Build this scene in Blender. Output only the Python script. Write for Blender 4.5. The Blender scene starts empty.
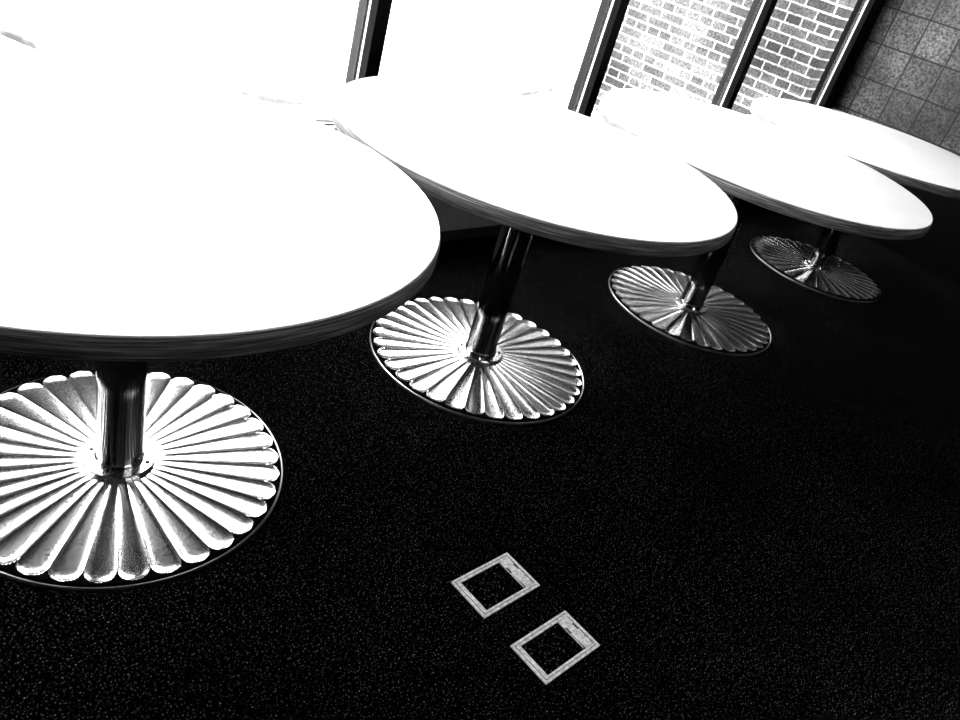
import bpy, math, random
from mathutils import Matrix, Vector
random.seed(4)
sc = bpy.context.scene
col = sc.collection
PI = math.pi

# ------------------------------------------------------------------ materials
def new_mat(name):
    m = bpy.data.materials.new(name); m.use_nodes = True
    nt = m.node_tree; b = nt.nodes['Principled BSDF']
    return m, nt, b, nt.nodes, nt.links

def plain(name, c, rough=.5, metal=0., spec=.5):
    m, nt, b, N, L = new_mat(name)
    b.inputs['Base Color'].default_value = (c, c, c, 1)
    b.inputs['Roughness'].default_value = rough
    b.inputs['Metallic'].default_value = metal
    b.inputs['Specular IOR Level'].default_value = spec
    return m

def ramp(N, stops, interp='LINEAR'):
    r = N.new('ShaderNodeValToRGB'); cr = r.color_ramp; cr.interpolation = interp
    while len(cr.elements) < len(stops): cr.elements.new(.5)
    for e, (p, v) in zip(cr.elements, stops):
        e.position = p; e.color = (v, v, v, 1)
    return r

def objcoord(N, L, scale=(1, 1, 1), loc=(0, 0, 0)):
    tc = N.new('ShaderNodeTexCoord'); mp = N.new('ShaderNodeMapping')
    mp.inputs['Scale'].default_value = scale; mp.inputs['Location'].default_value = loc
    L.new(tc.outputs['Object'], mp.inputs['Vector']); return mp

def noise(N, L, vec, scale, detail=2., rough=.5):
    n = N.new('ShaderNodeTexNoise'); n.inputs['Scale'].default_value = scale
    n.inputs['Detail'].default_value = detail; n.inputs['Roughness'].default_value = rough
    L.new(vec.outputs[0], n.inputs['Vector']); return n

def mat_floor():
    m, nt, b, N, L = new_mat('speckled_black_floor')
    mp = objcoord(N, L)
    n = noise(N, L, mp, 300, 1.5, .6)
    r = ramp(N, [(0, .0002), (.60, .0004), (.655, .030), (.76, .42)])
    L.new(n.outputs['Fac'], r.inputs['Fac'])
    n2 = noise(N, L, mp, 2.2, 3)
    r2 = ramp(N, [(.3, .45), (.7, 1.0)])
    L.new(n2.outputs['Fac'], r2.inputs['Fac'])
    mx = N.new('ShaderNodeMix'); mx.data_type = 'RGBA'; mx.blend_type = 'MULTIPLY'
    mx.inputs['Factor'].default_value = 1
    L.new(r.outputs['Color'], mx.inputs[6]); L.new(r2.outputs['Color'], mx.inputs[7])
    L.new(mx.outputs[2], b.inputs['Base Color'])
    b.inputs['Roughness'].default_value = 1.0
    b.inputs['Specular IOR Level'].default_value = 0.0
    return m

def mat_laminate():
    m, nt, b, N, L = new_mat('white_laminate')
    mp = objcoord(N, L)
    n = noise(N, L, mp, 6, 3)
    r = ramp(N, [(.3, .78), (.7, .82)])
    L.new(n.outputs['Fac'], r.inputs['Fac']); L.new(r.outputs['Color'], b.inputs['Base Color'])
    b.inputs['Roughness'].default_value = .22
    b.inputs['IOR'].default_value = 1.7
    b.inputs['Specular IOR Level'].default_value = .6
    return m

def mat_edge():
    m, nt, b, N, L = new_mat('grained_table_edge')
    mp = objcoord(N, L, (7, 7, 420))
    n = noise(N, L, mp, 1.0, 5, .65)
    r = ramp(N, [(.32, .02), (.5, .14), (.64, .45)])
    L.new(n.outputs['Fac'], r.inputs['Fac']); L.new(r.outputs['Color'], b.inputs['Base Color'])
    b.inputs['Roughness'].default_value = .6
    b.inputs['Specular IOR Level'].default_value = .3
    return m

def mat_cast():
    m, nt, b, N, L = new_mat('cast_polished_metal')
    mp = objcoord(N, L)
    n = noise(N, L, mp, 260, 2, .7)
    r = ramp(N, [(.36, .12), (.48, .66), (.7, .74)])
    L.new(n.outputs['Fac'], r.inputs['Fac']); L.new(r.outputs['Color'], b.inputs['Base Color'])
    b.inputs['Metallic'].default_value = 1
    b.inputs['Roughness'].default_value = .19
    bp = N.new('ShaderNodeBump'); bp.inputs['Strength'].default_value = .12
    bp.inputs['Distance'].default_value = .001
    n3 = noise(N, L, mp, 180, 2)
    L.new(n3.outputs['Fac'], bp.inputs['Height']); L.new(bp.outputs['Normal'], b.inputs['Normal'])
    return m

def mat_brushed():
    m, nt, b, N, L = new_mat('brushed_steel_column')
    mp = objcoord(N, L, (260, 260, 4))
    n = noise(N, L, mp, 1.0, 3, .7)
    r = ramp(N, [(.35, .06), (.6, .5)])
    L.new(n.outputs['Fac'], r.inputs['Fac']); L.new(r.outputs['Color'], b.inputs['Base Color'])
    b.inputs['Metallic'].default_value = 1
    b.inputs['Roughness'].default_value = .10
    bp = N.new('ShaderNodeBump'); bp.inputs['Strength'].default_value = .08
    bp.inputs['Distance'].default_value = .0006
    L.new(n.outputs['Fac'], bp.inputs['Height']); L.new(bp.outputs['Normal'], b.inputs['Normal'])
    return m

def brickmat(name, axes, bw, rh, mort, c1, c2, cm, off, sq, sqf, off_f=2, grain=300, glo=.55, loc=(0, 0), rough=.9, spec=.2, bump=.6, patch=None):
    m, nt, b, N, L = new_mat(name)
    tc = N.new('ShaderNodeTexCoord'); sp = N.new('ShaderNodeSeparateXYZ')
    L.new(tc.outputs['Object'], sp.inputs[0])
    cb = N.new('ShaderNodeCombineXYZ')
    L.new(sp.outputs[axes[0]], cb.inputs[0]); L.new(sp.outputs[axes[1]], cb.inputs[1])
    mp = N.new('ShaderNodeMapping'); L.new(cb.outputs[0], mp.inputs['Vector'])
    mp.inputs['Location'].default_value = (loc[0], loc[1], 0)
    bt = N.new('ShaderNodeTexBrick'); bt.offset = off; bt.offset_frequency = off_f
    bt.squash = sq; bt.squash_frequency = sqf
    L.new(mp.outputs[0], bt.inputs['Vector'])
    bt.inputs['Scale'].default_value = 1
    bt.inputs['Brick Width'].default_value = bw; bt.inputs['Row Height'].default_value = rh
    bt.inputs['Mortar Size'].default_value = mort; bt.inputs['Mortar Smooth'].default_value = .15
    bt.inputs['Bias'].default_value = 0
    bt.inputs['Color1'].default_value = (c1, c1, c1, 1); bt.inputs['Color2'].default_value = (c2, c2, c2, 1)
    bt.inputs['Mortar'].default_value = (cm, cm, cm, 1)
    n = noise(N, L, tc, grain, 3, .7)
    # coarser wear on the faces
    L.new(tc.outputs['Object'], n.inputs['Vector'])
    r = ramp(N, [(.39, glo), (.62, 1.6 - glo * .6)])
    L.new(n.outputs['Fac'], r.inputs['Fac'])
    mx = N.new('ShaderNodeMix'); mx.data_type = 'RGBA'; mx.blend_type = 'MULTIPLY'
    mx.inputs['Factor'].default_value = 1
    L.new(bt.outputs['Color'], mx.inputs[6]); L.new(r.outputs['Color'], mx.inputs[7])
    out = mx.outputs[2]
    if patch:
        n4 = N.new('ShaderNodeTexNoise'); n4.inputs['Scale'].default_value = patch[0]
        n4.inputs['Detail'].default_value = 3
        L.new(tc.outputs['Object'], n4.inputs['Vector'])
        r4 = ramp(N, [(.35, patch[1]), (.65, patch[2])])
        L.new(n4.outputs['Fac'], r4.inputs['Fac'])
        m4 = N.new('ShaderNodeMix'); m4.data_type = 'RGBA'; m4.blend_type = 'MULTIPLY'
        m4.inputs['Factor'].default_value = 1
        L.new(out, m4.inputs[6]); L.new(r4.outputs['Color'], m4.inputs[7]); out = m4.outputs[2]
    L.new(out, b.inputs['Base Color'])
    bp = N.new('ShaderNodeBump'); bp.inputs['Strength'].default_value = bump
    bp.inputs['Distance'].default_value = .004; bp.invert = True
    L.new(bt.outputs['Fac'], bp.inputs['Height']); L.new(bp.outputs['Normal'], b.inputs['Normal'])
    b.inputs['Roughness'].default_value = rough; b.inputs['Specular IOR Level'].default_value = spec
    return m

def mat_glass():
    m = bpy.data.materials.new('window_glass'); m.use_nodes = True
    nt = m.node_tree; N = nt.nodes; L = nt.links; N.clear()
    o = N.new('ShaderNodeOutputMaterial'); mx = N.new('ShaderNodeMixShader')
    lw = N.new('ShaderNodeLayerWeight')
    p5 = N.new('ShaderNodeMath'); p5.operation = 'POWER'; p5.inputs[1].default_value = 5
    f = N.new('ShaderNodeMath'); f.operation = 'MULTIPLY_ADD'; f.inputs[1].default_value = .7; f.inputs[2].default_value = .03
    lw.inputs['Blend'].default_value = .5
    L.new(lw.outputs['Facing'], p5.inputs[0]); L.new(p5.outputs[0], f.inputs[0])
    t = N.new('ShaderNodeBsdfTransparent'); g = N.new('ShaderNodeBsdfGlossy')
    g.inputs['Roughness'].default_value = .0
    L.new(f.outputs[0], mx.inputs[0]); L.new(t.outputs[0], mx.inputs[1]); L.new(g.outputs[0], mx.inputs[2])
    L.new(mx.outputs[0], o.inputs['Surface']); return m

def mat_mottled(name, lo, hi, scale, rough=.9, spec=.2, metal=0.):
    m, nt, b, N, L = new_mat(name)
    mp = objcoord(N, L); n = noise(N, L, mp, scale, 4, .65)
    r = ramp(N, [(.35, lo), (.65, hi)])
    L.new(n.outputs['Fac'], r.inputs['Fac']); L.new(r.outputs['Color'], b.inputs['Base Color'])
    b.inputs['Roughness'].default_value = rough; b.inputs['Specular IOR Level'].default_value = spec
    b.inputs['Metallic'].default_value = metal
    return m

M_floor = mat_floor(); M_lam = mat_laminate(); M_edge = mat_edge(); M_cast = mat_cast()
M_col = mat_brushed(); M_glass = mat_glass()
M_black = plain('black_anodised_frame', .0012, .6, 0, .04)
M_side = mat_mottled('dark_bronze_frame_side', .0022, .0045, 14, .35, .12)
M_seal = plain('pale_glazing_seal', .85, .5)
M_under = plain('dark_underside', .006, .8, 0, .1)
M_iron = plain('black_iron_mount', .004, .6, 0, .1)
M_wallp = mat_mottled('grey_painted_panel', .40, .50, 7, .8)
M_base = mat_mottled('dark_baseboard', .03, .05, 30, .8)
M_recess = mat_mottled('dark_recess', .0008, .004, 60, .9, 0)  # near-black tone for the base border and the cusps between petal ends
M_rim = plain('polished_rim_metal', .95, .3, 1.)
M_dark = plain('dark_painted_wall', .012, .9, 0, .1)
M_ceil = mat_mottled('ceiling_paint', .05, .06, 5)
M_frame = mat_mottled('pale_scuffed_metal', .45, 1.0, 150, .55, .4)
M_ground = mat_mottled('pale_paving', .75, .82, 1.2)
M_kerb = mat_mottled('worn_kerb_stone', .05, .3, 3.5)
M_alu = plain('pale_aluminium_sill', .85, .5)
M_gap = plain('dark_gap', .002, .9, 0, 0)
M_tile = brickmat('square_grey_wall_tile', (1, 2), .205, .205, .005, .075, .04, .0008, 0, 1, 1,
                  grain=75, glo=.1, loc=(-.2, -.06), rough=.65, spec=.35, bump=1., patch=(3.1, .45, 1.5))
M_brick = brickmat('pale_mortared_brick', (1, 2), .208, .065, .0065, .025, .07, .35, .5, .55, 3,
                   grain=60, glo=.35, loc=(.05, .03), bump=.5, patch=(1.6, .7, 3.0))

# ------------------------------------------------------------------ mesh helpers
class MB:
    def __init__(s): s.v = []; s.f = []
    def box(s, x0, x1, y0, y1, z0, z1):
        b = len(s.v)
        s.v += [(x, y, z) for z in (z0, z1) for y in (y0, y1) for x in (x0, x1)]
        for f in ((0, 2, 3, 1), (4, 5, 7, 6), (0, 1, 5, 4), (2, 6, 7, 3), (0, 4, 6, 2), (1, 3, 7, 5)):
            s.f.append(tuple(b + i for i in f))
        return s
    def lathe(s, prof, seg=64, cx=0, cy=0, close=True):
        b = len(s.v); n = len(prof)
        for i in range(seg):
            a = 2 * PI * i / seg
            for r, z in prof: s.v.append((cx + r * math.cos(a), cy + r * math.sin(a), z))
        for i in range(seg):
            j = (i + 1) % seg
            for k in range(n - 1):
                s.f.append((b + i * n + k, b + j * n + k, b + j * n + k + 1, b + i * n + k + 1))
        if close:
            s.f.append(tuple(b + i * n for i in range(seg - 1, -1, -1)))
            s.f.append(tuple(b + i * n + n - 1 for i in range(seg)))
        return s
    def prism(s, pts, axis, a0, a1):   # polygon in the other two axes, swept along axis 0
        b = len(s.v); n = len(pts)
        for a in (a0, a1):
            for p, q in pts: s.v.append((a, p, q) if axis == 0 else (p, a, q))
        s.f.append(tuple(b + i for i in range(n))); s.f.append(tuple(b + n + i for i in range(n - 1, -1, -1)))
        for i in range(n):
            j = (i + 1) % n; s.f.append((b + i, b + n + i, b + n + j, b + j))
        return s
    def build(s, name, mat, parent=None, smooth=False, bevel=0):
        me = bpy.data.meshes.new(name); me.from_pydata(s.v, [], s.f); me.validate(); me.update()
        import bmesh
        bm = bmesh.new(); bm.from_mesh(me); bmesh.ops.recalc_face_normals(bm, faces=bm.faces); bm.to_mesh(me); bm.free()
        if smooth:
            me.shade_smooth()
            try: me.set_sharp_from_angle(angle=math.radians(38))
            except Exception: pass
        me.materials.append(mat)
        o = bpy.data.objects.new(name, me); col.objects.link(o)
        if parent: o.parent = parent
        if bevel:
            md = o.modifiers.new('bevel', 'BEVEL'); md.width = bevel; md.segments = 2
        return o

def structure(o): o['kind'] = 'structure'; return o
def thing(name, label, cat, loc=(0, 0, 0), group=None):
    o = bpy.data.objects.new(name, None); col.objects.link(o); o.location = loc
    o.empty_display_size = .1
    o['label'] = label; o['category'] = cat
    if group: o['group'] = group
    return o

# frame of the place: x runs along the row of tables, y towards the windows
T0, T1, NW = -2.6, 5.5, 2.18     # tile wall at T1, window wall at NW
NB, CZ = -3.2, 3.0
# ------------------------------------------------------------------ room shell
structure(MB().box(T0, T1, NB, NW + .14, -.1, 0).build('floor', M_floor))
structure(MB().box(T0, T1, NB, NW + .14, CZ, CZ + .1).build('ceiling', M_ceil))
structure(MB().box(T1, T1 + .15, NB, NW + .02, -.1, CZ + .1).build('wall_far', M_tile))
structure(MB().box(T0 - .1, T0, NB, NW + .14, -.1, CZ + .1).build('wall_near', M_dark))
structure(MB().box(T0 - .1, T1 + .15, NB - .1, NB, -.1, CZ + .1).build('wall_back', M_dark))
# low wall below the windows and lintel above
structure(MB().box(T0, T1, NW, NW + .14, 0, .468).build('wall_window', M_wallp))
structure(MB().box(T0, T1, NW - .014, NW, 0, .042).build('baseboard_window', M_base))
structure(MB().box(T0, T1, NW, NW + .14, 2.72, CZ).build('trim_lintel', M_black))
# tile wall skirting
structure(MB().box(T1 - .014, T1, NB, NW - .016, 0, .640).build('trim_wainscot', M_black))
structure(MB().box(T1 - .018, T1, NB, NW - .016, .6402, .646).build('trim_wainscot_cap', M_wallp))
# stepped sill: pale treads with thin dark risers
s = structure(MB().box(T0, T1 - .002, NW - .045, NW + .14, .4685, .5115).build('trim_sill', M_gap))
y = NW - .045
MB().box(T0, T1 - .002, y + .001, NW + .14, .5115, .5125).build('sill_tread', M_alu, s)
MB().box(T0, T1 - .002, y + .023, NW + .14, .5125, .5172).build('sill_riser', M_gap, s)
MB().box(T0, T1 - .002, y + .0235, NW + .14, .5172, .5180).build('sill_tread', M_alu, s)
MB().box(T0, T1 - .002, y + .0435, NW + .14, .5180, .5222).build('sill_riser', M_gap, s)
MB().box(T0, T1 - .002, y + .044, NW + .14, .5222, .5230).build('sill_tread', M_alu, s)

# mullions, each with inner cap, pale seal and outer fin
ZB, ZT = .5230, 2.72
ts = [1.675 + 1.222 * k for k in range(-3, 3)]
GL = NW + .011        # glass plane
def mullion(t, k, x1, f):
    o = structure(MB().box(t, x1, NW - .039, NW - .002, ZB, ZT).build('trim_%d' % k, M_black, bevel=.0015))
    MB().box(t + .001, x1, NW - .002, GL - .004, ZB, ZT).build('seal', M_seal, o)
    MB().box(t + .0015, x1, GL - .004, GL + .009, ZB, ZT).build('gasket', M_gap, o)
    MB().box(t + .0005, x1, GL + .009, NW + .063, ZB, ZT).build('outer_fin', f, o)
for k, t in enumerate(ts): mullion(t, k + 1, t + .055, M_side)
mullion(5.338, 7, T1 - .002, M_black)      # end jamb against the tile wall
# panes
edges = [T0] + ts + [5.338]
for k in range(len(edges) - 1):
    a = edges[k] + (.0555 if k else 0); b = edges[k + 1] + .001
    structure(MB().box(a, b, GL - .003, GL + .002, ZB + .001, ZT - .001).build('window_%d' % (k + 1), M_glass))

# ------------------------------------------------------------------ outside
structure(MB().box(-40, 60, NW + .14, 70, -.3, -.12).build('ground', M_ground))
bw = thing('brick_building', 'brick building wall with pale mortar outside, seen through the right-hand windows', 'building', (5.49, 2.36, -.12))
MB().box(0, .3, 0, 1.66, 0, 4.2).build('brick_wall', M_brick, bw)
MB().box(-.02, .32, -.01, 1.68, 4.2, 4.28).build('coping', M_ground, bw)
# worn kerb curving across the paving
def kerb(name, pts, w, mat, label):
    v = []; f = []
    for i, (x, yy) in enumerate(pts):
        a = pts[max(i - 1, 0)]; b = pts[min(i + 1, len(pts) - 1)]
        d = Vector((b[0] - a[0], b[1] - a[1])).normalized(); n = Vector((-d.y, d.x)) * w * .5
        for sx in (1, -1):
            for z in (-.119, -.09): v.append((x + n.x * sx, yy + n.y * sx, z))
    for i in range(len(pts) - 1):
        a = i * 4; b = a + 4
        f += [(a + 1, b + 1, b + 3, a + 3), (a, a + 1, b + 1, b)[::-1], (a + 2, b + 2, b + 3, a + 3)[::-1], (a, b, b + 2, a + 2)]
    f += [(0, 1, 3, 2), tuple(len(pts) * 4 - 4 + i for i in (0, 2, 3, 1))]
    m = MB(); m.v = v; m.f = f; o = m.build(name, mat)
    o['label'] = label; o['category'] = 'kerb'; return o
def smooth_pts(P, n=10):
    out = []
    for i in range(len(P) - 1):
        p0 = P[max(i - 1, 0)]; p1 = P[i]; p2 = P[i + 1]; p3 = P[min(i + 2, len(P) - 1)]
        for k in range(n):
            u = k / n
            out.append(tuple(.5 * (2 * p1[c] + (p2[c] - p0[c]) * u + (2 * p0[c] - 5 * p1[c] + 4 * p2[c] - p3[c]) * u * u + (-p0[c] + 3 * p1[c] - 3 * p2[c] + p3[c]) * u ** 3) for c in (0, 1)))
    return out + [P[-1]]
kerb('kerb', smooth_pts([(1.1, 6.0), (1.45, 5.15), (1.7, 4.75), (2.44, 4.25), (3.0, 3.98)]), .035, M_kerb,
     'faint pale kerb line on the paving outside the leftmost window')

kerb('kerb', smooth_pts([(4.9, 4.42), (5.26, 4.5), (6.03, 4.74), (7.0, 5.05)]), .045, M_kerb,
     'short grey kerb line outside, seen through the middle pane above the second table')
# ------------------------------------------------------------------ tables
NP = 34; HW = PI / NP
US = [-1, -.93, -.83, -.7, -.55, -.37, -.19, 0, .19, .37, .55, .7, .83, .93]
def dome(r): return .0125 + .005 * max(0, 1 - r / .35)
def base_mesh():
    m = MB(); ANG = [(k + u * .5) * 2 * HW for k in range(NP) for u in US]; NA = len(ANG)
    radii = [.074, .0755] + [.0755 + (.328 - .0755) * i / 24 for i in range(1, 25)] + [.328 + (.3632 - .328) * i / 16 for i in range(1, 17)]
    rc = .331; re = rc * math.sin(HW) * .985
    for a in ANG:
        k = round(a / (2 * HW)); da = a - k * 2 * HW
        for r in radii:
            if r < rc: u = abs(math.sin(da)) / math.sin(HW); w = r * math.sin(HW)
            else: u = math.hypot(r * math.cos(da) - rc, r * math.sin(da)) / re; w = rc * math.sin(HW)
            u = min(u, 1)
            amp = w * AMP; h = -amp * (1 - u ** 3.0)
            if r < .1: h *= (r - .0735) / .0265
            m.v.append((r * math.cos(a), r * math.sin(a), dome(r) + h))
    n = len(radii)
    for i in range(NA):
        j = (i + 1) % NA
        for k in range(n - 1): m.f.append((i * n + k, j * n + k, j * n + k + 1, i * n + k + 1))
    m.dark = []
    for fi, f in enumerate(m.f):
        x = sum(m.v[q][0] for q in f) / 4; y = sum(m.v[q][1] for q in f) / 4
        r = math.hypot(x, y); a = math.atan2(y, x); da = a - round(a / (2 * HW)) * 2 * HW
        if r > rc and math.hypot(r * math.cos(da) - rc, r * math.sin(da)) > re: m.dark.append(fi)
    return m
AMP = .135
def rim_mb():
    return MB().lathe([(.353, .004), (.3665, .004), (.3672, .0072), (.3685, .0080), (.3700, .0072), (.3704, .006), (.3704, 0), (.353, 0)], 256, close=False)
def border_mb():
    return MB().lathe([(.3625, .0124), (.3640, .0110), (.3652, .0065), (.3664, .0050)], 256, close=False)
base_mb = base_mesh()
def column_mb(h):
    return MB().lathe([(.0535, .0265), (.0535, .034), (.0505, .037), (.0505, h)], 96)
def oval(mb, ex, exy):            # very slightly oval tops
    import numpy as np
    E = np.array([[1 - ex, exy], [exy, 1 + ex]]); w, V = np.linalg.eigh(E); A = V @ np.diag(w ** -.5) @ V.T
    mb.v = [(A[0, 0] * x + A[0, 1] * y, A[1, 0] * x + A[1, 1] * y, z) for x, y, z in mb.v]
    return mb
def top_mb(R):
    p = [(R - .03, -.0045), (R - .003, -.0045)]
    R -= .002; rr = .003
    for i in range(6):
        a = i / 5 * PI / 2; p.append((R - rr + rr * math.cos(a), -rr + rr * math.sin(a)))
    return MB().lathe(p, 192)
def band_mb(R):
    return MB().lathe([(R - .02, -.039), (R - .001, -.039), (R + .001, -.036), (R + .001, -.0155), (R + .0002, -.0095), (R - .002, -.0042), (R - .012, -.0047)], 192)
def under_mb(R):
    return MB().lathe([(R - .10, -.038), (R - .018, -.0375), (R - .018, -.0157), (R - .10, -.0157)], 128)
proto = None
spec = [((.5925, 1.3943), (.5650, 1.4125), (.6070, .0116, .0557), .740,
         'largest and nearest round white pedestal table, cut off by the left edge', 0),
        ((1.7943, 1.4288), (1.7584, 1.4136), (0.5792, -.0255, .0266), .7408,
         'second nearest round white pedestal table, below the first two window mullions', .07),
        ((3.0332, 1.3669), (2.9701, 1.3411), (0.6485, -.0504, -.0405), .7383,
         'third round white pedestal table along the row, in front of the brick view', .02),
        ((4.3788, 1.3941), (4.290, 1.3872), (0.6484, .0923, .0272), .7351,
         'farthest round white pedestal table, beside the dark tiled wall', .05)]
base_data = None
for bc, tc, (R, ex, exy), h, lab, rot in spec:
    t = thing('round_table', lab, 'table', (bc[0], bc[1], 0), 'round pedestal tables in a row by the windows')
    dx, dy = tc[0] - bc[0], tc[1] - bc[1]
    for nm, mb, mt in (('tabletop', top_mb(R), M_lam), ('edge_band', band_mb(R), M_edge), ('underside', under_mb(R), M_under)):
        o = oval(mb, ex, exy).build(nm, mt, t, True); o.location = (dx, dy, h)
    if base_data is None:
        b = base_mb.build('pedestal_base', M_cast, t, True); base_data = b.data
        base_data.materials.append(M_recess)
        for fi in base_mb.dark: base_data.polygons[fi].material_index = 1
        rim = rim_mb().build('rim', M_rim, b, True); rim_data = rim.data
        bor = border_mb().build('recessed_border', M_recess, b, True); bor_data = bor.data
        hub = MB().lathe([(.0775, .012), (.0785, .0245), (.0765, .0268), (.052, .0275), (.052, .012)], 96).build('hub_collar', M_cast, b, True)
        hub_data = hub.data
        bolt_data = None
        bolts = []
        for k in range(4):
            a = math.radians(-118 + 90 * k)
            if bolt_data is None:
                bo = MB().lathe([(.0055, 0), (.0055, .003), (.004, .0048)], 6).build('bolt', M_cast, b); bolt_data = bo.data
            else:
                bo = bpy.data.objects.new('bolt', bolt_data); col.objects.link(bo); bo.parent = b
            bo.location = (.064 * math.cos(a), .064 * math.sin(a), .0272)
    else:
        b = bpy.data.objects.new('pedestal_base', base_data); col.objects.link(b); b.parent = t
        for nm, dt in (('rim', rim_data), ('recessed_border', bor_data)):
            c = bpy.data.objects.new(nm, dt); col.objects.link(c); c.parent = b
        hub = bpy.data.objects.new('hub_collar', hub_data); col.objects.link(hub); hub.parent = b
        for k in range(4):
            a = math.radians(-118 + 90 * k)
            bo = bpy.data.objects.new('bolt', bolt_data); col.objects.link(bo); bo.parent = b
            bo.location = (.064 * math.cos(a), .064 * math.sin(a), .0272)
    b.rotation_euler.z = math.radians(-107.4) + rot
    column_mb(h - .05).build('column', M_col, t, True)
    # cross-shaped mounting plate under the top
    sp = MB().lathe([(.06, h - .062), (.075, h - .051)], 32)
    sp.box(-.24, .24, -.02, .02, h - .051, h - .0405).box(-.02, .02, -.24, .24, h - .0509, h - .0404)
    sp.build('mounting_plate', M_iron, t)

# ------------------------------------------------------------------ floor outlet boxes
def outlet(cx, cy, sx, sy, label):
    t = thing('floor_outlet_box', label, 'floor box', (cx, cy, 0), 'floor outlet boxes')
    x, yv = sx / 2, sy / 2; z0, z1 = .0, .0035
    f = MB().box(-x, -x + .018, -yv, yv, z0, z1).box(x - .006, x, -yv, yv, z0, z1)
    f.box(-x + .018, x - .006, yv - .0125, yv, z0, z1).box(-x + .018, x - .006, -yv, -yv + .0125, z0, z1)
    f.build('frame', M_frame, t)
    g = MB().box(-x + .006, -x + .0075, -yv + .006, yv - .006, z1, z1 + .0004)
    g.box(-x + .0075, x - .006, yv - .007, yv - .0058, z1, z1 + .0004).box(-x + .0075, x - .006, -yv + .0058, -yv + .007, z1, z1 + .0004)
    g.build('frame_groove', M_base, t)
    MB().box(-x + .019, x - .041, -yv + .0135, yv - .0135, z0, z1 - .0012).build('lid_insert', M_floor, t)
    p = MB().box(x - .034, x - .010, -yv + .014, -yv + .034, z0, z1 - .0004)
    p.box(x - .036, x - .010, -yv + .0352, yv - .052, z0, z1 - .0004).box(x - .032, x - .013, yv - .051, yv - .035, z0, z1 - .0006)
    p.box(x - .039, x - .009, yv - .034, yv - .0135, z0, z1 - .0004)
    p.build('latch_plate', M_frame, t)
    MB().box(x - .0405, x - .0385, -yv + .016, yv - .036, z0, z1 - .0006).build('latch_rim', M_frame, t)
outlet(1.155, .669, .184, .115, 'pale framed rectangular floor outlet, nearer to the table bases')
outlet(1.155, .473, .182, .109, 'pale framed rectangular floor outlet, lower and farther from the tables')

# ------------------------------------------------------------------ light
w = bpy.data.worlds.new('overcast_sky'); sc.world = w; w.use_nodes = True
bg = w.node_tree.nodes['Background']; bg.inputs[0].default_value = (1, 1, 1, 1); bg.inputs[1].default_value = 13
ld = bpy.data.lights.new('interior_fill', 'AREA'); ld.shape = 'RECTANGLE'; ld.size = 1.6; ld.size_y = 1.2; ld.energy = 24  # unseen area light, added as soft fill for the dim interior
lo = bpy.data.objects.new('interior_fill', ld); col.objects.link(lo); lo.location = (1.6, -1.2, CZ - .05)
lo['kind'] = 'structure'

# ------------------------------------------------------------------ camera
cd = bpy.data.cameras.new('camera'); cam = bpy.data.objects.new('camera', cd); col.objects.link(cam)
r = Vector((.71144432, -.65415032, .25677682)); u = Vector((.19839227, .53749025, .81960035)); f = Vector((.67415687, .53215748, -.51217275))
mt = Matrix((r, u, -f)).transposed().to_4x4(); mt.translation = Vector((0, 0, 1.35185)); cam.matrix_world = mt
cd.sensor_fit = 'HORIZONTAL'; cd.sensor_width = 36; cd.lens = 789.39 / 960 * 36; cd.clip_start = .02; cd.clip_end = 300
sc.camera = cam
vs = sc.view_settings; vs.view_transform = 'Standard'; vs.look = 'None'; vs.gamma = 1; vs.exposure = 0; vs.use_curve_mapping = False
